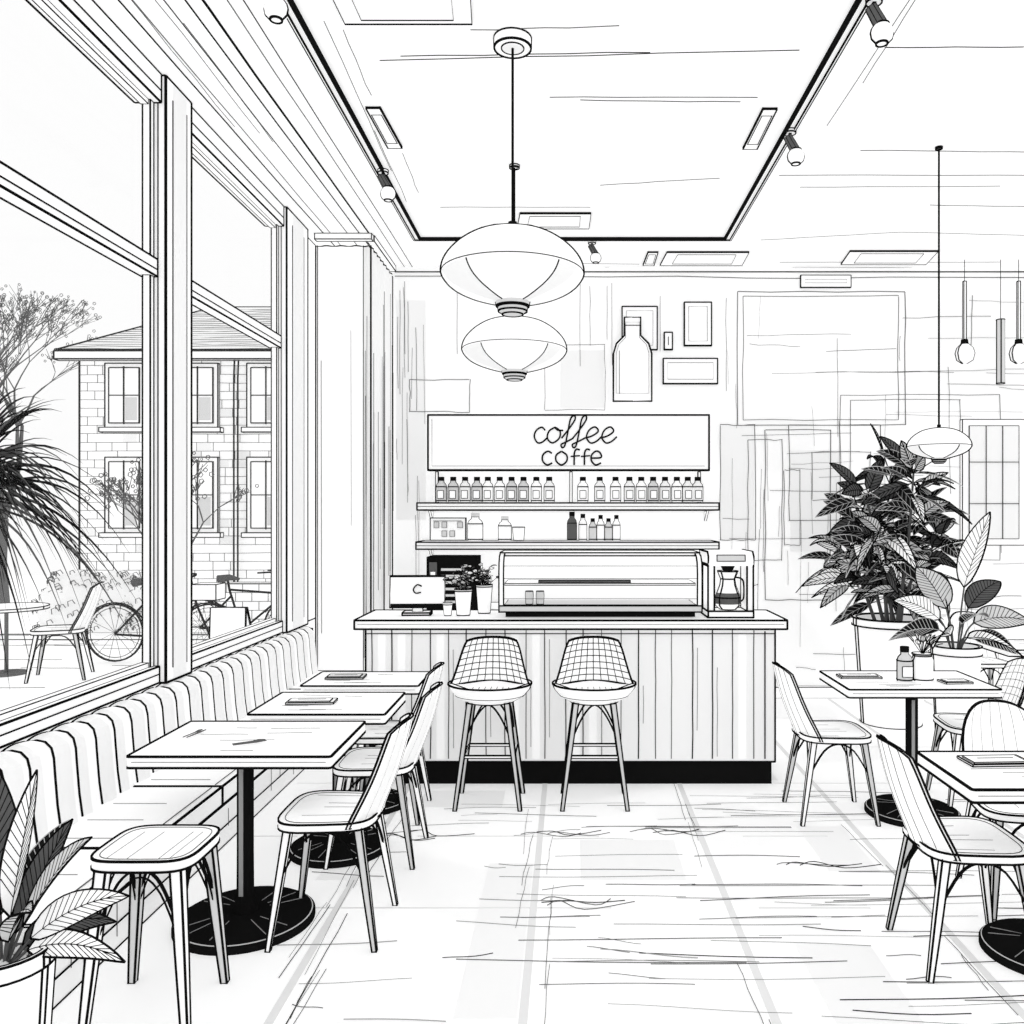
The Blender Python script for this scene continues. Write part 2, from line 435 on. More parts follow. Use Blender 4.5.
LEFT=math.pi/2; RIGHT=-math.pi/2
chair(-.985,3.55,LEFT,.50)
chair(-.98,4.33,LEFT,.48)
chair(-1.06,4.92,LEFT,.48)
chair(1.50,4.90,RIGHT,.485)
chair(1.54,3.33,RIGHT,.465)
chair(2.42,5.10,LEFT-.1,.48,'grid')
chair(2.02,3.80,math.pi-.1,.44,'slat')
chair(3.5,7.25,math.pi,.48)

b=B('low_stool',-1.44,2.97,0); b.r=.0042
pol=[]
for i in range(36):
    a=2*math.pi*i/36; ca,sa=math.cos(a),math.sin(a)
    pol.append((.175*math.copysign(abs(ca)**.45,ca),.165*math.copysign(abs(sa)**.45,sa),.54))
b.prism(pol,(0,0,.035),'paper')
b.line([(p[0]*.88,p[1]*.88,.576) for p in pol],.0015,'ink_grey',True)
for k in (-3,-1,2,3): b.line([(k*.035,-.14,.576),(k*.035+.01,.1,.576)],.001,'ink_pale')
L=[]
for sx in (-1,1):
    for sy in (-1,1):
        A=Vector((sx*.125,sy*.12,.54)); C=Vector((sx*.17,sy*.16,0)); L.append((A,C))
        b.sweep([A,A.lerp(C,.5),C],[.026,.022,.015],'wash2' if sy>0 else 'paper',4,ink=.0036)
for i,j in ((0,1),(2,3),(0,2),(1,3)):
    A=L[i][0].lerp(L[i][1],.4); C=L[j][0].lerp(L[j][1],.4); mid=(L[i][0]+L[j][0])/2; mid.z=.53
    b.sweep(catmull([A,A.lerp(mid,.5)+Vector((0,0,.06)),mid,C.lerp(mid,.5)+Vector((0,0,.06)),C],5),.006,'ink')
    b.sweep(catmull([A+Vector((0,0,-.04)),A.lerp(mid,.5)+Vector((0,0,.025)),mid+Vector((0,0,-.025)),C.lerp(mid,.5)+Vector((0,0,.025)),C+Vector((0,0,-.04))],5),.0035,'ink')
b.done()

def barstool(x,y):
    b=B('bar_stool',x,y,0); b.r=.006
    b.lathe(0,0,[(.06,.600),(.14,.606),(.20,.638),(.236,.68),(.250,.712),(.232,.708),(.12,.668),(.03,.66)],40,'paper',rings=(4,),mer=(180,0),sy=.86,ink=.0055)
    b.lathe(0,0,[(.206,.645),(.2065,.646)],40,'paper',rings=(0,),mer=(),sy=.86,ink=.002,capb=False,capt=False)
    b.lathe(0,0,[(.142,.606),(.146,.608)],40,'paper',rings=(0,),mer=(),sy=.86,ink=.004,capb=False,capt=False)
    for q in range(-5,6): b.line([(q*.036,-.15*math.cos(q*.2),.668+.0016*q*q*.35),(q*.036,.12,.668+.0016*q*q*.3)],.0016,'ink_grey')
    def back(u,v,off=0):
        t=u*2-1; w=.242-.078*v**.75-.012*v**8
        return (t*w,.17+.05*v-.19*t*t*(1-.45*v)+off,.695+.262*v*(1-.035*abs(t)**5))
    b.surf(back,16,12,'paper',.006,iu=10,iv=7,ri=.0026)
    b.surf(lambda u,v: back(u,v,.014),16,12,'wash',.005,iu=10,iv=7,ri=.0025)
    L=[]
    for sx in (-1,1):
        for sy in (-1,1):
            A=Vector((sx*.11,sy*.10,.612)); C=Vector((sx*.19,sy*.16,0)); L.append((A,C))
            b.sweep([A,C],[.022,.014],'wash2',4,ink=.0045)
    for i,j in ((0,1),(2,3),(0,2),(1,3)):
        A=L[i][0].lerp(L[i][1],.5); C=L[j][0].lerp(L[j][1],.5)
        b.sweep([A,C],.010,'paper',4,ink=.003)
        A=L[i][0].lerp(L[i][1],.36); C=L[j][0].lerp(L[j][1],.36); mid=(L[i][0]+L[j][0])/2; mid.z=.602
        b.sweep(catmull([A,A.lerp(mid,.5)+Vector((0,0,.04)),mid,C.lerp(mid,.5)+Vector((0,0,.04)),C],5),.007,'ink')
    b.done()
barstool(-.48,5.10); barstool(.145,5.10)

# ------------------------------------------------------------ counter
b=B('bar_counter'); b.r=.006
b.box(-1.30,1.305,5.41,5.88,.15,1.0,'wash',.006)
b.box(-1.08,1.29,5.44,5.85,.0,.15,'black',0)
b.box(-1.28,-1.08,5.60,5.85,.0,.15,'black',0)
b.box(-1.36,1.37,5.36,5.93,1.0,1.055,'paper',.0065)
random.seed(9)
x=-1.26
while x<1.22:
    b.line(jit((x,5.408,.17),(x,5.408,.99),5,.002,(1,0,0)),R(.002,.0042),random.choice(['ink','ink_soft']))
    if R(0,1)<.5: b.line(jit((x+.03,5.408,R(.17,.4)),(x+.03,5.408,R(.6,.98)),4,.002,(1,0,0)),.0016,'ink_grey')
    if R(0,1)<.4: b.box(x+.04,x+.085,5.4065,5.409,.17,.96,'paper',0)
    x+=R(.10,.135)
b.line([(-1.30,5.406,.965),(1.3,5.406,.965)],.003)
b.line([(1.24,5.406,.17),(1.24,5.406,.98)],.004); b.line([(-1.34,5.357,1.03),(1.35,5.357,1.03)],.0015,'ink_grey')
b.done()

b=B('back_counter'); b.box(-1.30,1.30,7.2,7.97,0,.86,'wash',.006); b.box(-1.33,1.33,7.17,7.97,.86,.90,'paper',.006); b.done()

def text_strokes(b,ox,oz,h,y,r,word,script=True):
    G={'c':([(.75,.8),(.5,1),(.18,.8),(.1,.4),(.35,.02),(.65,.05),(.95,.35)],.85),
       'o':([(.5,1),(.15,.75),(.1,.3),(.45,0),(.85,.3),(.85,.75),(.5,1),(.7,.82),(1.05,.8)],1.0),
       'f':([(.0,.3),(.4,.9),(.72,1.5),(.62,1.75),(.42,1.5),(.35,.6),(.27,-.15),(.12,-.3),(.02,-.1),(.3,.05),(.75,.3)],.72),
       'e':([(.0,.3),(.5,.45),(.85,.75),(.6,1.02),(.25,.8),(.15,.35),(.45,0),(.8,.1),(1.1,.4)],.98)}
    G2={'c':([(.8,.85),(.5,1),(.15,.75),(.12,.3),(.45,0),(.82,.15)],1.0),
        'o':([(.5,1),(.12,.72),(.12,.28),(.5,0),(.88,.28),(.88,.72),(.5,1)],1.05),
        'f':([(.8,1.1),(.55,1.15),(.4,.9),(.38,.4),(.38,0)],.75),
        'e':([(.15,.5),(.85,.55),(.75,.92),(.45,1),(.15,.7),(.15,.3),(.45,0),(.85,.15)],1.0)}
    x=ox
    for ch in word:
        pts,w=(G if script else G2)[ch]
        b.line([(p.x,y,p.z) for p in catmull([(x+px*h+(pz*h*.12 if script else 0),y,oz+pz*h) for px,pz in pts],5)],r)
        if ch=='f' and not script:
            b.line([(x+.12*h,y,oz+.62*h),(x+.8*h,y,oz+.68*h)],r*.8)
        x+=w*h
YS=7.6; s6=F/YS
b=B('coffee_sign'); b.r=.009
X=lambda u:(u-570)/s6
Z=lambda v:CH+(515-v)/s6
b.box(X(428),X(709),7.60,7.68,Z(470),Z(415),'paper',.009)
b.line([(X(432),7.597,Z(419)),(X(432),7.597,Z(466)),(X(705),7.597,Z(466))],.002,'ink_grey')
text_strokes(b,X(532),Z(443),.140,7.594,.008,'coffee')
text_strokes(b,X(541),Z(465),.122,7.594,.0085,'coffe',False)
for u in (436,700): b.box(X(u)-.015,X(u)+.015,7.68,7.99,Z(450),Z(435),'paper',.004)
b.done()
for nm,u0,u1,v0,v1 in (('wall_shelf',418,718,503,510),('wall_shelf',417,718,542,549)):
    b=B(nm); b.r=.007
    b.box(X(u0),X(u1),7.55,7.985,Z(v1),Z(v0),'paper',.0075)
    b.line([(X(u0),7.546,Z((v0+v1)/2)),(X(u1),7.546,Z((v0+v1)/2))],.003)
    for u in (424,711):
        b.prism([(X(u),7.85,Z(v1)-.01),(X(u),7.98,Z(v1)-.01),(X(u),7.98,Z(v1)-.10)],(.02,0,0),'paper',.003)
    if v0<505:
        for u in (431,571,705): b.box(X(u)-.012,X(u)+.012,7.93,7.96,Z(503)+.01,Z(470),'paper',.004)
    b.done()
def bottle(b,x,y,z,w,h,m='paper',cap='black',r=.004,mer=(0,180)):
    b.lathe(x,y,[(w*.46,z),(w*.5,z+.01),(w*.5,z+h*.6),(w*.42,z+h*.7),(w*.24,z+h*.78),(w*.24,z+h*.86)],16,m,rings=(1,2,5),mer=mer,ink=r)
    b.lathe(x,y,[(w*.30,z+h*.86),(w*.30,z+h)],12,cap,mer=())
b=B('syrup_bottles'); z0=Z(503)+.012
for u in [440,452,464,476,487,499,511,523,536,549]+[583,600,616,630,642,654,666,678,689,699]:
    bottle(b,X(u),7.68,z0,.092,.225,random.choice(['wash','paper','wash2']),r=.0055)
    b.box(X(u)-.028,X(u)+.028,7.625,7.628,z0+.03,z0+.10,'paper',.003)
b.done()
z1=Z(542)+.012
b=B('storage_jars')
bottle(b,X(474),7.7,z1,.135,.25,r=.0055,cap='wash2'); bottle(b,X(504),7.7,z1,.115,.22,r=.0055,cap='wash2')
b.lathe(X(518),7.7,[(.045,z1),(.055,z1+.12)],14,'paper',rings=(0,1),ink=.005)
bottle(b,X(572),7.7,z1,.085,.26,'leaf_mid'); bottle(b,X(583),7.7,z1,.07,.24,r=.005)
for i,u in enumerate((593,601,609,617)): bottle(b,X(u),7.7,z1,.065,.20+.03*(i%2),'paper' if i%2 else 'wash2',r=.005)
b.done()
b=B('shelf_card_frame'); b.box(X(428),X(464),7.72,7.76,z1,Z(518),'paper',.005)
for i in range(4):
    for j in range(2):
        if (i+j)%3: b.box(X(432+i*8),X(437+i*8),7.71,7.717,Z(537-j*9),Z(531-j*9),'wash2',.002)
b.line([(X(431),7.712,Z(521)),(X(460),7.712,Z(521))],.003); b.done()
b=B('espresso_machine'); zz=.908
b.box(-1.22,-.80,7.25,7.6,zz,1.36,'black',.004)
for k in range(6): b.box(-1.10,-.90,7.235,7.25,zz+.06+k*.055,zz+.085+k*.055,'wash2',.002)
b.box(-1.2,-1.13,7.235,7.25,zz+.05,1.32,'leaf_mid',.002)
b.lathe(-1.165,7.22,[(.02,1.2),(.02,1.24)],10,'paper',mer=(),ink=.002,rings=(0,1))
b.done()

CT=1.064
b=B('pastry_display_case',.205,5.64,CT); b.r=.005
x0,x1=-.66,.64
b.box(x0+.04,x1-.04,-.17,.17,0,.035,'black',0)
b.box(x0,x1,-.20,.20,.035,.075,'wash2',.005)
def pr(x): return [(x,-.20,.075),(x,-.205,.28),(x,-.19,.35),(x,-.15,.39),(x,-.08,.405),(x,.20,.405),(x,.20,.075)]
for x in (x0,x1-.03): b.prism(pr(x),(.03,0,0),'paper',.005)
b.box(x0,x1,-.10,.20,.39,.41,'paper',.005)
b.box(x0+.03,x1-.03,.17,.19,.075,.39,'paper',0)
b.box(x0+.03,x1-.03,-.12,.17,.20,.212,'paper',.003)
b.surf(lambda u,v:(x0+.03+u*(x1-x0-.06),*[(-.20,.08),(-.203,.28),(-.188,.348),(-.148,.388),(-.09,.402)][min(4,int(round(v*4)))]),1,4,'glass',.004)
for z,r in ((.25,.0018),(.33,.002),(.12,.0018)): b.line([(x0+.03,-.205,z),(x1-.03,-.205,z)],r)
b.box(x0+.25,x1-.45,-.1,-.02,.214,.228,'leaf_mid',.002)
for x in (-.47,-.40):
    b.lathe(x,-.1,[(.022,.076),(.026,.13),(.024,.16)],12,'wash2',rings=(0,2),ink=.003)
b.done()

b=B('coffee_brewer',1.03,5.62,CT); b.r=.006
b.box(-.145,.145,-.18,.16,0,.04,'paper'); b.box(-.145,.145,.02,.16,.04,.34,'paper')
for x in (-.145,.105): b.box(x,x+.04,-.17,.02,.04,.34,'paper')
b.prism([(-.145,-.18,.33),(-.145,.17,.33),(-.145,.17,.42),(-.145,-.15,.42),(-.145,-.185,.39)],(.29,0,0),'paper')
b.box(-.09,.09,-.186,-.18,.36,.40,'wash2',.003)
b.lathe(0,-.07,[(.05,.042),(.08,.07),(.08,.12),(.05,.20),(.045,.24),(.065,.29)],22,'paper',rings=(0,2,4,5),mer=(0,180,220,320),ink=.005)
b.lathe(0,-.07,[(.07,.072),(.082,.08),(.082,.13),(.07,.15)],22,'leaf_mid',mer=())
b.lathe(0,-.07,[(.03,.29),(.05,.33)],16,'black',mer=())
b.sweep(catmull([(.05,-.07,.25),(.095,-.09,.23),(.10,-.09,.12),(.08,-.07,.09)],5),.007,'black')
b.done()

b=B('pos_monitor',-1.01,5.62,CT,.05); b.r=.0055
b.box(-.09,.09,-.06,.07,0,.015,'paper'); b.prism([(-.035,.02,.015),(.035,.02,.015),(.025,.03,.08),(-.025,.03,.08)],(0,.02,0),'paper',.004)
b.prism([(-.18,0,.045),(.18,0,.045),(.18,.015,.25),(-.18,.015,.25)],(0,.03,0),'paper',.0065)
b.box(-.175,.175,-.006,-.001,.045,.07,'black',0)
b.line([(p.x,p.y,p.z) for p in catmull([(.03,-.004,.185),(.0,-.002,.195),(-.025,-.002,.165),(-.01,-.004,.14),(.025,-.004,.145)],4)],.005)
b.done()

def pot(b,x,y,z,r0,r1,h,m='paper',ink=.005,mer=(0,180),soil=True):
    b.lathe(x,y,[(r0,z),(r1,z+h*.92),(r1*1.04,z+h*.93),(r1*1.04,z+h)],28,m,rings=(0,2,3),mer=mer,ink=ink,capt=False)
    b.lathe(x,y,[(r1*1.04,z+h),(r1*.93,z+h),(r1*.92,z+h*.93)],28,m,rings=(1,),mer=(),ink=ink*.7,capb=False,capt=False)
    b.lathe(x,y,[(r1*.92,z+h*.92),(r1*.9,z+h*.935)],28,'leaf_mid',mer=())
random.seed(21)
def smallplant(x,y,r,h,ph,name='potted_herb'):
    b=B(name,x,y,CT); pot(b,0,0,0,r*.75,r,h,ink=.004)
    for k in range(30):
        a=R(0,6.28); e=R(.4,1.4); L=R(.4,1)*ph
        base=Vector((R(-r,r)*.5,R(-r,r)*.5,h*.9)); d=Vector((math.cos(a)*math.cos(e)*.8,math.sin(a)*math.cos(e)*.8,math.sin(e)))
        tip=base+d*L; b.line([base,tip],.0016,'ink')
        for q in range(3):
            p=base+d*L*(.5+.25*q); a2=R(0,6.28)
            b.leaf(p,(math.cos(a2),math.sin(a2),.4),R(.03,.05),.026,.2,random.choice(['leaf_mid','paper','wash2']),.0015,veins=0,n=4,roll=R(-1,1))
    b.done()
smallplant(-.70,5.58,.055,.17,.19); smallplant(-.575,5.70,.052,.19,.16)
b=B('paper_cup',-.80,5.56,CT); b.lathe(0,0,[(.022,0),(.03,.07)],14,'paper',rings=(0,1),ink=.003); b.lathe(0,0,[(.032,.07),(.03,.085)],14,'wash2',rings=(0,1),mer=(),ink=.002); b.done()

# ------------------------------------------------------------ pendant lamps
def pendant(x,y,ztop,k,name='pendant_lamp',ck=1.0):
    b=B(name,x,y,0)
    ctl=[(.02,0),(.10,-.010),(.19,-.035),(.27,-.085),(.325,-.145),(.345,-.20),(.335,-.235),(.30,-.272),(.245,-.302),(.18,-.325),(.12,-.342),(.08,-.35)]
    pr=[(p.x*k,ztop+p.y*k) for p in [Vector((q.x,q.y)) for q in catmull([(a,c,0) for a,c in ctl],4)]]
    im_=max(range(len(pr)),key=lambda i:pr[i][0])
    b.lathe(0,0,pr[:im_+1],48,'paper',mer=(),capb=False,capt=False)
    b.lathe(0,0,pr[im_:],48,'paper',rings=(),mer=(),ink=.004,capb=False,capt=False)
    b.lathe(0,0,[pr[im_],(pr[im_][0]*.999,pr[im_][1]-.001)],48,'paper',rings=(0,),mer=(),ink=.0022,capb=False,capt=False)
    az=math.degrees(math.atan2(y,x))+180
    for da in (-38,38,-142,142):
        a=math.radians(az+da); b.line([(q[0]*math.cos(a)*1.002,q[0]*math.sin(a)*1.002,q[1]) for q in pr[im_+1:]],.0032)
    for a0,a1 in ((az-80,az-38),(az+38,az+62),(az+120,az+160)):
        b.surf(lambda u,v:(lambda q,a:(q[0]*math.cos(a)*1.0015,q[0]*math.sin(a)*1.0015,q[1]))(pr[im_+1+int(round(v*(len(pr)-im_-2)))],math.radians(a0+(a1-a0)*u)),8,len(pr)-im_-2,'wash',0,bound=False)  # grey sectors: shading painted on the lower bowl
    tp=(ztop-.2*k-CH)/math.hypot(x,y)
    for side in (-1,1):
        pts=[]
        for i in range(1,len(pr)-1):
            dr=pr[i+1][0]-pr[i-1][0]; dz=pr[i+1][1]-pr[i-1][1]
            nr,nz=-dz,dr
            if abs(nr)<1e-6: continue
            c=nz/nr*tp
            if abs(c)<=1:
                a=math.radians(az)+side*math.acos(c); pts.append((pr[i][0]*math.cos(a)*1.004,pr[i][0]*math.sin(a)*1.004,pr[i][1]))
            elif c>1:
                last=(pr[i][0]*math.cos(math.radians(az)),pr[i][0]*math.sin(math.radians(az)),pr[i][1]); pts=[last]
        b.line(pts,.0058)
    zb=ztop-.35*k
    b.lathe(0,0,[(.085*k,zb+.01),(.08*k,zb-.02*k),(.072*k,zb-.025*k),(.07*k,zb-.045*k),(.05*k,zb-.06*k)],24,'wash2',rings=(0,1,2,3,4),mer=(0,180),ink=.004)
    b.lathe(0,0,[(.022*k,ztop-.02),(.022*k,ztop+.04*k)],12,'black',mer=())
    b.sweep([(0,0,ztop),(0,0,H-.002)],.0065,'ink',6)
    b.lathe(0,0,[(.09*k*ck,H-.05*k*ck),(.09*k*ck,H-.002)],24,'paper',rings=(0,1),mer=(0,180),ink=.005)
    b.lathe(0,0,[(.055*k*ck,H-.052*k*ck),(.055*k*ck,H-.051*k*ck)],24,'wash',rings=(0,),mer=(),ink=.003)
    b.done()
pendant(-.28,4.15,3.11,1.0); pendant(-.37,5.66,3.03,1.0,ck=.35); pendant(2.335,5.38,2.27,.54,ck=.4)
for u,zt,kind in ((964,3.85,0),(1000,3.5,1),(1018,3.85,0)):
    x=(u-570)/SB*.97; y=7.75
    b=B('bulb_pendant' if kind==0 else 'tube_pendant',x,y,0)
    if kind==0:
        b.sweep([(0,0,zt-.0),(0,0,3.32)],.016,'paper',4,ink=.004); b.sweep([(0,0,zt),(0,0,H-.002)],.003,'ink')
        b.lathe(0,0,[(.03,3.32),(.035,3.27)],12,'black',mer=())
        b.lathe(0,0,[(.03,3.28),(.07,3.24),(.085,3.19),(.07,3.13),(.02,3.1)],20,'paper',rings=(0,),mer=(0,180,205,335),ink=.005)
    else:
        b.lathe(0,0,[(.035,2.92),(.035,3.5)],12,'wash2',rings=(0,1),mer=(0,180,250),ink=.005); b.sweep([(0,0,zt),(0,0,H-.002)],.003,'ink')
    b.done()

def spot(u,v,k=1.0):
    x,y,z=CE(u,v); b=B('ceiling_spotlight',x,y,0); b.r=.004
    b.lathe(0,0,[(.035*k,H-.02),(.035*k,H-.002)],14,'paper',rings=(0,1),ink=.004)
    b.sweep([(0,0,H-.02),(0,0,H-.08*k)],.012,'leaf_dark')
    b.sweep([(-.015*k,0,H-.04*k),(.03*k,-.0,H-.12*k)],[.026*k,.03*k],'leaf_mid',8,ink=.0015)
    b.lathe(.035*k,0,[(.03*k,H-.12*k),(.045*k,H-.14*k),(.05*k,H-.16*k),(.045*k,H-.185*k),(.025*k,H-.205*k)],18,'paper',rings=(0,4),mer=(0,180),ink=.0045)
    b.done()
spot(383,170); spot(592,241,.9); spot(790,130); spot(874,-2); spot(268,-28)

def vent(c4):
    b=B('ceiling_vent'); b.r=.005
    P=[Vector(CE(u,v,H-.014)) for u,v in c4]
    b.prism(P,(0,0,.008),'paper',.0045)
    c=sum(P,Vector())/4
    Q=[c+(p-c)*.72+Vector((0,0,-.003)) for p in P]; b.line(Q,.0022,'ink',True)
    b.done()
vent([(366,106),(380,106),(402,146),(388,146)]); vent([(763,107),(777,107),(757,147),(743,147)])
vent([(520,212),(591,212),(589,227),(517,227)]); vent([(667,251),(749,251),(742,264),(660,264)])
vent([(648,251),(658,251),(654,264),(643,264)]); vent([(850,250),(938,250),(926,263),(841,263)])
vent([(330,-10),(470,-10),(472,21),(345,21)])

def frame(u0,v0,u1,v1,name='picture_frame',t=.03):
    b=B(name); x0,_,z1_=WB(u0,v0); x1,_,z0_=WB(u1,v1)
    b.box(x0,x1,YB-t,YB-.008,z0_,z1_,'paper',.0065 if name[0]=='p' else .004); b.line([(x0+.04,YB-t-.003,z0_+.04),(x1-.04,YB-t-.003,z0_+.04),(x1-.04,YB-t-.003,z1_-.04),(x0+.04,YB-t-.003,z1_-.04)],.002,'ink_soft' if name[0]=='p' else 'ink_pale',True); b.done()
frame(622,307,657,350,t=.02); frame(684,303,711,346); frame(663,359,717,384); frame(664,333,672,350)
frame(800,276,850,288,'wall_sign')
b=B('bottle_wall_art')
pts=[(613,402),(613,355),(616,345),(624,337),(624,319),(640,319),(640,337),(648,345),(651,355),(651,402)]
P=[WB(u,v,YB-.07) for u,v in pts]; b.prism(P,(0,.028,0),'paper',.009)
c=sum((Vector(p) for p in P),Vector())/len(P)
b.line([c+(Vector(p)-c)*.85+Vector((0,-.004,0)) for p in P],.002,'ink_grey',True)
b.line([WB(624,327,YB-.074),WB(640,327,YB-.074)],.004); b.line([WB(619,395,YB-.074),WB(619,352,YB-.074)],.003,'ink_grey'); b.done()

# ------------------------------------------------------------ plants
random.seed(31)
b=B('potted_ficus',2.66,7.05,0)
pot(b,0,0,0,.24,.295,.87,mer=(0,180,190),ink=.007)
stems=[]
for k in range(9):
    a=k*0.7; rr=R(.18,.54)
    tip=Vector((math.cos(a)*rr,math.sin(a)*rr*.6,R(1.6,2.35)-rr*.45))
    if k==0: tip=Vector((0.0,0,2.05))
    base=Vector((R(-.1,.1),R(-.1,.1),.82))
    pts=catmull([base,base.lerp(tip,.5)+Vector((R(-.04,.04),0,.05)),tip],5)
    b.sweep(pts,[.018-.001*i for i in range(len(pts))],'leaf_mid',6); stems.append(pts)
for k in range(255):
    st=random.choice(stems)
    p=Vector(st[random.randint(3,len(st)-1)])
    a=R(0,6.28); el=R(-.5,.9)
    if p.z>2.0: el=R(.0,1.2)
    d=Vector((math.cos(a)*math.cos(el),math.sin(a)*math.cos(el)*.7,math.sin(el)))
    off=R(0,.2); p2=p+d*off
    if off>.04: b.line([p,p2],.004,'leaf_dark')
    m=random.choice(['leaf_dark','leaf_dark','leaf_mid','wash2','paper'])
    if m=='leaf_dark': b.leaf(p2,d,R(.26,.40),R(.09,.13),R(.1,.6),m,.0022,'leaf_and_glint',veins=5,n=7,rv=.0018,roll=R(-1.3,1.3))
    else: b.leaf(p2,d,R(.26,.38),R(.09,.13),R(.1,.6),m,.0042,'ink',veins=7,n=7,rv=.0032,roll=R(-1.3,1.3))
b.done()
b=B('potted_rubber_plant',2.72,6.0,0)
pot(b,0,0,0,.13,.165,.80,mer=(0,180,188),ink=.005)
for (dx,dy,dz,L,W,dr,st,m,ro) in ((.30,-.02,1.0,.62,.24,.10,.45,'paper',.3),(-.32,0,.62,.46,.20,.25,.30,'wash2',1.0),(.62,-.05,.25,.42,.18,.35,.2,'wash2',1.1),(-.6,-.1,.15,.40,.16,.4,.15,'leaf_dark',1.1),
      (.1,-.3,.3,.34,.15,.5,.2,'leaf_dark',0),(.5,.1,.65,.42,.17,.35,.3,'leaf_mid',.9),(-.15,.2,.9,.38,.15,.2,.25,'wash2',.4),(-.5,.1,.45,.42,.17,.35,.22,'paper',-1.0),(.3,-.25,.1,.36,.15,.5,.1,'paper',-.6),(-.3,-.3,.2,.34,.14,.6,.12,'paper',.8),(.7,.1,0,.34,.14,.4,.1,'leaf_dark',-1.0)):
    d=Vector((dx,dy,dz)).normalized(); base=Vector((dx*.05,dy*.05,.76)); p=base+Vector((dx*.15,dy*.15,st))
    b.sweep(catmull([base,base.lerp(p,.5)+Vector((0,0,.04)),p],4),.006,'leaf_mid',5)
    b.leaf(p,d,L,W,dr,m,.0022 if m=='leaf_dark' else .0045,'leaf_and_glint' if m=='leaf_dark' else 'ink',veins=10,n=12,rv=.0024,roll=ro)
b.done()
b=B('potted_aspidistra',-1.47,2.20,0)
pot(b,0,0,0,.085,.118,.60,mer=(0,180,350,30),ink=.003)
for k in range(60): b.lathe(R(-.08,.08),R(-.08,.08),[(.008,.555),(.009,.565),(.003,.571)],6,'wash2',mer=())
for (dx,dy,dz,L,W,dr,st,m,ro) in ((.16,.0,1.0,.44,.11,.12,.10,'paper',0),(.45,.05,.9,.38,.10,.3,.08,'wash2',.5),(.75,.1,.65,.32,.09,.35,.06,'paper',.9),(.9,.0,.32,.27,.07,.45,.04,'paper',.9),(-.1,.1,1,.42,.10,.1,.10,'leaf_mid',.2),
      (-.5,.2,.7,.36,.1,.3,.08,'paper',-.8),(.3,-.2,.7,.28,.08,.5,.05,'wash2',.4),(-.2,-.3,.7,.31,.09,.4,.05,'paper',-.3),(.6,.3,.45,.26,.08,.5,.03,'leaf_mid',1.0),(.1,.4,.8,.38,.09,.3,.06,'leaf_dark',.3),(-.8,0,.3,.3,.09,.5,.04,'leaf_mid',-1),(.25,.3,.95,.36,.09,.2,.05,'leaf_mid',.3)):
    d=Vector((dx,dy,dz)).normalized(); base=Vector((dx*.03,dy*.03,.56)); p=base+d*st+Vector((0,0,.02))
    b.sweep([base,p],.004,'leaf_mid',5); b.leaf(p,d,L,W,dr,m,.0012 if m=='leaf_dark' else .0022,'leaf_and_glint' if m=='leaf_dark' else 'ink',veins=11,n=12,rv=.0013,roll=ro)
b.done()

b=B('sauce_bottle',1.94,4.93,.758); bottle(b,0,0,0,.085,.20,'wash2',r=.004); b.box(-.03,.03,-.048,-.045,.03,.09,'paper',.002); b.done()
b=B('flower_vase',2.05,4.95,.758); b.lathe(0,0,[(.05,0),(.06,.01),(.062,.12),(.05,.145),(.055,.155)],20,'paper',rings=(1,3,4),mer=(0,180,200),ink=.004)
for k in range(14):
    a=R(0,6.28); e=R(.6,1.4); d=Vector((math.cos(a)*math.cos(e),math.sin(a)*math.cos(e),math.sin(e)))
    b.line([(0,0,.15),d*.1+Vector((0,0,.15))],.0018); b.leaf(d*.08+Vector((0,0,.15)),d,.07,.025,.2,random.choice(['paper','wash2']),.002,veins=1,n=4)
b.done()

# ------------------------------------------------------------ outside
b=B('terrace_ground'); b.box(-16,XL-.16,-1.5,24,-.12,-.001,'paper',0)
for i in range(34):
    y=R(5,12.5); x=R(-8.5,-3.6); b.line(jit((x,y,0),(x+R(.3,1.5),y+R(-.05,.05),0),4,.02,(1,1,0)),.004,'ink_grey')
b.line([(-12,12.2,.005),(-3,12.2,.005)],.012,'ink_grey'); b.line([(-12,11.7,.005),(-3,11.7,.005)],.008,'ink_grey')
b.done()
b=B('brick_house'); yh=13.0
b.box(-7.5,-2.6,yh,yh+4,0,4.2,'paper',.014,'ink_soft')
z=.1; row=0
random.seed(8)
while z<4.15:
    b.line(jit((-7.5,yh-.004,z),(-2.6,yh-.004,z),8,.008,(0,0,1)),.0036,'ink_grey')
    x=-7.5+(row%2)*.12
    while x<-2.7:
        if R(0,1)<.65: b.line([(x,yh-.004,z),(x,yh-.004,z+.13)],.0036,'ink_grey')
        if R(0,1)<.06: b.box(x,x+.22,yh-.004,yh,z,z+.13,'wash',0)
        x+=R(.22,.30)
    z+=.13; row+=1
rp=[(-7.7,yh-.3,4.15),(-2.4,yh-.3,4.15),(-3.6,yh+2,5.35),(-6.3,yh+2,5.35)]
b.prism(rp,(0,.05,.05),'wash',.014,'ink_soft')
b.prism([(-7.7,yh-.3,4.15),(-6.3,yh+2,5.35),(-7.7,yh+4.3,4.15)],(0,0,.04),'wash',.012,'ink_soft')
for k in range(1,22):
    t=k/22; A=Vector(rp[0]).lerp(Vector(rp[3]),t); C=Vector(rp[1]).lerp(Vector(rp[2]),t)
    b.line(jit(A+Vector((0,-.02,.02)),C+Vector((0,-.02,.02)),12,.01,(0,0,1)),.0042,'ink_grey')
b.box(-7.7,-2.4,yh-.32,yh-.2,4.05,4.17,'paper',.012,'ink_soft')
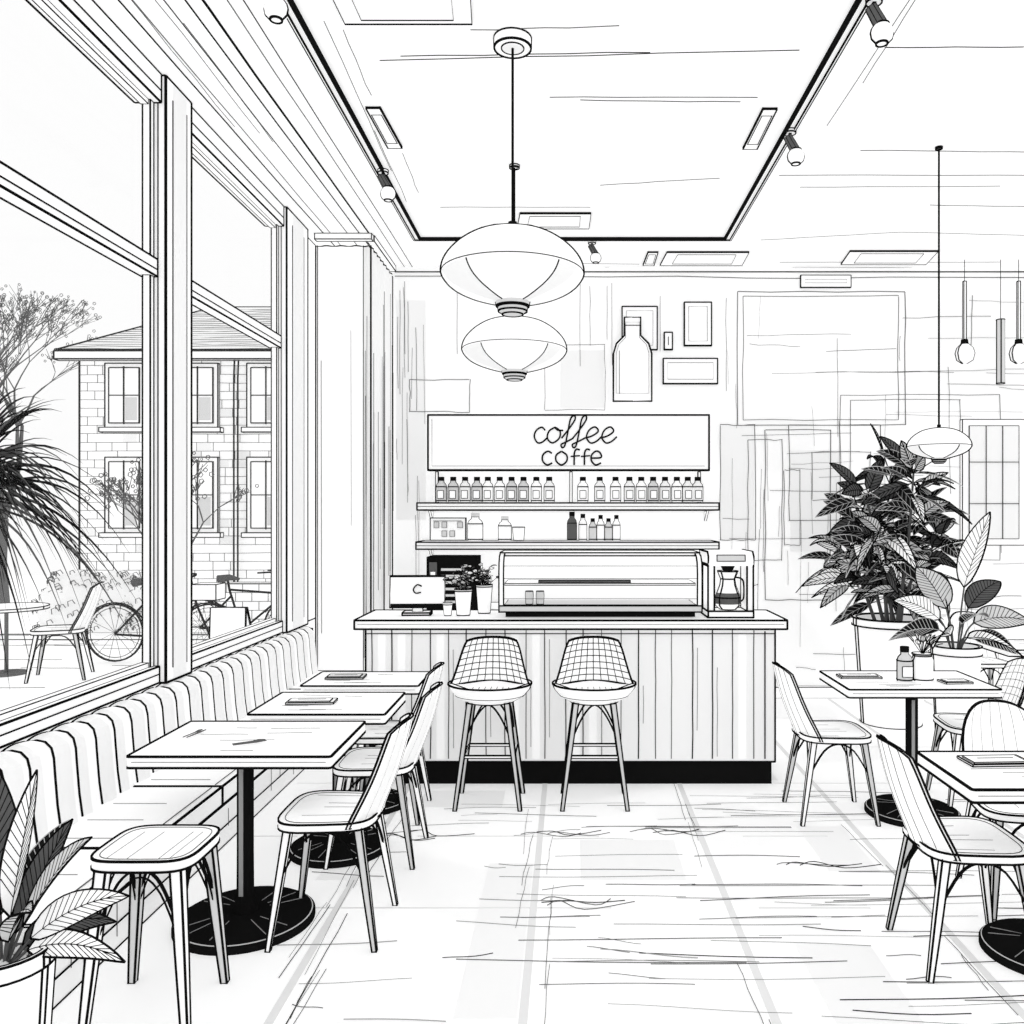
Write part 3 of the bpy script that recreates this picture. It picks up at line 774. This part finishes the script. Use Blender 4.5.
for x in (-6.78,-5.66,-4.62,-3.6):
    for z0_,z1_ in ((3.10,3.98),(1.50,2.55)):
        b.box(x-.30,x+.30,yh-.06,yh-.002,z0_-.05,z1_+.05,'paper',.010,'ink_soft')
        b.box(x-.23,x+.23,yh-.08,yh-.061,z0_+.02,z1_-.02,'paper',.009,'ink_soft')
        b.box(x+.02,x+.2,yh-.084,yh-.081,z0_+.06,(z0_+z1_)/2-.03,'wash2',0)
        b.line([(x,yh-.088,z0_),(x,yh-.088,z1_)],.01,'ink_soft'); b.line([(x-.23,yh-.088,(z0_+z1_)/2),(x+.23,yh-.088,(z0_+z1_)/2)],.008,'ink_soft')
        b.box(x-.36,x+.36,yh-.12,yh-.002,z0_-.12,z0_-.05,'paper',.008,'ink_soft')
for dx in (-.03,.03): b.line([(-5.08+dx,yh-.08,0),(-5.08+dx,yh-.08,3.8),(-5.0+dx,yh-.25,4.1)],.011,'ink_soft')
b.done()

def tree(name,x,y,h,seed,depth=6,spread=.5,r0=.08,m='ink_grey',ml='ink_grey',tw=.58):
    random.seed(seed); b=B(name,x,y,0)
    def br(p,d,L,r,n):
        q=p+d*L; r=max(r,.006)
        b.sweep([p,p.lerp(q,.5)+Vector((R(-.03,.03),R(-.03,.03),0))*L,q],[r,r*.85,r*.7],m,4 if n<4 else 6)
        if n<=1:
            for k in range(1):
                c=q+Vector((R(-.1,.1),R(-.1,.1),R(-.1,.1))); rr=R(.02,.035)
                b.line([c+Vector((rr*math.cos(t),0,rr*math.sin(t))) for t in (0,1.2,2.4,3.6,4.8)],.005,ml,True)
        if n==0: return
        for k in range(3 if n%2 else 2):
            a=R(0,6.28)+k*2.1; v=Vector((math.cos(a),math.sin(a),R(-.1,.5)))*spread
            br(q,(d+v).normalized(),L*R(.70,.84),r*tw,n-1)
    br(Vector((0,0,0)),Vector((0,0,1)),h*.28,r0,depth); b.done()
tree('bare_tree',-10.0,15.0,5.9,4,7,.50,.12)
tree('young_tree',-5.35,11.5,2.8,12,5,.6,.04)

b=B('low_garden_wall'); b.box(-5.0,-3.2,12.0,12.25,0,.75,'paper',.01,'ink_grey')
for k in range(1,6):
    b.line([(-5,11.995,k*.125),(-3.2,11.995,k*.125)],.004,'ink_grey')
    for q in range(8): xx=-4.95+q*.23+(k%2)*.1; b.line([(xx,11.995,k*.125),(xx,11.995,k*.125+.12)],.004,'ink_grey')
b.done()
random.seed(77)
b=B('hedge')
for cx,w in ((-7.2,.5),(-6.6,.45),(-6.1,.35)):
    b.lathe(cx,12.4,[(w*.8,0),(w,.3),(w*.9,.6),(w*.5,.85),(w*.1,.92)],14,'wash',mer=(),rings=())
    for k in range(80):
        a=R(3.14,6.28); zz=R(.05,.9); rr=w*(1.0 if zz<.5 else 1.25-zz*.8)+.01
        c=Vector((cx+rr*math.cos(a),12.4+rr*math.sin(a),zz)); q=R(.03,.06)
        b.line([c+Vector((q*math.cos(t),-.01,q*math.sin(t))) for t in (0,1.3,2.6,3.9)],.005,'ink_grey')
b.done()
def bicycle(x,y,ang):
    b=B('bicycle',x,y,0,ang); wr=.33; m='ink_soft'
    for cx in (-.55,.55):
        b.line([(cx+wr*math.cos(t*math.pi/16),0,wr+.02+wr*math.sin(t*math.pi/16)) for t in range(32)],.011,m,True)
        b.line([(cx+(wr-.04)*math.cos(t*math.pi/16),0,wr+.02+(wr-.04)*math.sin(t*math.pi/16)) for t in range(32)],.004,m,True)
        for t in range(14):
            a=t*math.pi/7; b.line([(cx,0,wr+.02),(cx+wr*math.cos(a),0,wr+.02+wr*math.sin(a))],.0022,'ink_grey')
        b.line([(cx+(wr+.04)*math.cos(t*math.pi/12),0,wr+(wr+.04)*math.sin(t*math.pi/12)) for t in range(1,11)],.008,m)
    bb=(-.05,0,.30); st=(-.20,0,.80); hd=(.36,0,.85); rw=(-.55,0,wr); fw=(.55,0,wr); h2=(.40,0,.68)
    for A,C in ((bb,st),(st,(.38,0,.75)),(bb,h2),(bb,rw),(rw,(-.18,0,.72)),(hd,h2),(h2,fw),(st,(-.22,0,.92)),(hd,(.33,0,1.0))): b.sweep([A,C],.014,m,6)
    b.sweep([(-.34,0,.93),(-.20,0,.95),(-.08,0,.93)],[.05,.04,.015],'leaf_mid',6)
    b.sweep(catmull([(.20,-.25,1.02),(.33,-.15,1.02),(.34,0,1.0),(.33,.15,1.02),(.20,.25,1.02)],4),.014,m)
    b.line([(bb[0]+.09*math.cos(t*.5),-.03,.30+.09*math.sin(t*.5)) for t in range(12)],.01,m,True)
    b.sweep([(bb[0],-.06,.30),(bb[0]+.12,-.06,.18)],.01,m); b.sweep([(bb[0],.06,.30),(bb[0]-.12,.06,.42)],.01,m)
    b.box(.40,.68,-.13,.13,.74,.92,'paper',.006,m)
    b.sweep([(-.1,0,.3),(-.05,.2,0.004)],.01,m)
    b.done()
bicycle(-4.75,9.9,0); bicycle(-4.0,10.5,.1)
b=B('sandwich_board',-3.62,9.2,0)
b.prism([(-.2,-.22,0),(.18,-.22,0),(.12,-.03,.72),(-.26,-.03,.72)],(0,.02,0),'paper',.008,'ink')
b.prism([(-.2,.22,0),(.18,.22,0),(.12,-.0,.72),(-.26,-.0,.72)],(0,.02,0),'wash',.008,'ink'); b.done()
chair(-5.40,9.0,LEFT+.35,.42,'slat','terrace_chair',1.25,.005,'ink_soft')
chair(-6.95,9.5,-.9,.42,'slat','terrace_chair',1.15,.005,'ink_soft')
b=B('terrace_table',-6.10,9.2,0); b.lathe(0,0,[(.40,.70),(.40,.73)],30,'paper',rings=(0,1),ink=.006,im='ink_soft')
b.lathe(0,0,[(.02,.02),(.02,.70)],8,'ink_grey',mer=()); b.lathe(0,0,[(.22,0),(.2,.02)],20,'ink_grey',mer=()); b.done()

# palm just outside the near window
random.seed(15)
b=B('potted_palm',-3.0,4.12,0)
pot(b,0,0,0,.17,.22,.5,ink=.006)
b.sweep([(0,0,.45),(.02,0,1.0),(0,0,1.80)],[.05,.045,.05],'leaf_mid',8)
for k in range(17): b.lathe(.01,0,[(.05,.5+k*.07),(.056,.52+k*.07)],10,'leaf_dark',mer=())
for k in range(215):
    a=R(0,6.283); el=R(.0,1.5)
    L=R(.65,1.05)
    if k<85: a=R(-.9,.9); el=R(.25,1.3)
    d=Vector((math.cos(a)*math.cos(el),math.sin(a)*math.cos(el),math.sin(el)))
    lim=R(.42,.60)
    base=Vector((R(-.03,.03),R(-.03,.03),1.78+R(-.05,.08))); pts=[]
    dp=R(.45,1.0)*(.5+.5*math.cos(el))+.12
    if d.z>.85: dp*=.6
    hx=min(1.0,lim/(d.x*L)) if d.x>0.01 else 1.0
    for i in range(11):
        t=i/10; pts.append(base+Vector((d.x*L*t*hx,d.y*L*t,d.z*L*t))+Vector((0,0,-dp*L*t**2.3)))
    w=R(.003,.0065)
    b.sweep(pts,[w*(.8+.6*math.sin(math.pi*min(1,i/8))) *(1 if i<8 else (10.3-i)/2.6) for i in range(11)],random.choice(['leaf_dark','leaf_dark','ink_soft','leaf_mid']),3)
b.done()

# ------------------------------------------------------------ light + camera
w=bpy.data.worlds.new('sky'); sc.world=w; w.use_nodes=True
bg=w.node_tree.nodes['Background']; bg.inputs[0].default_value=(1,1,1,1); bg.inputs[1].default_value=1.0
cam=bpy.data.cameras.new('camera'); co=bpy.data.objects.new('camera',cam); bpy.context.collection.objects.link(co)
co.location=(0,0,CH); co.rotation_euler=(math.pi/2,0,0)
cam.sensor_width=36; cam.lens=F/1024*36; cam.shift_x=-(570-512)/1024; cam.shift_y=(515-512)/1024
cam.clip_start=.05; cam.clip_end=100
sc.camera=co
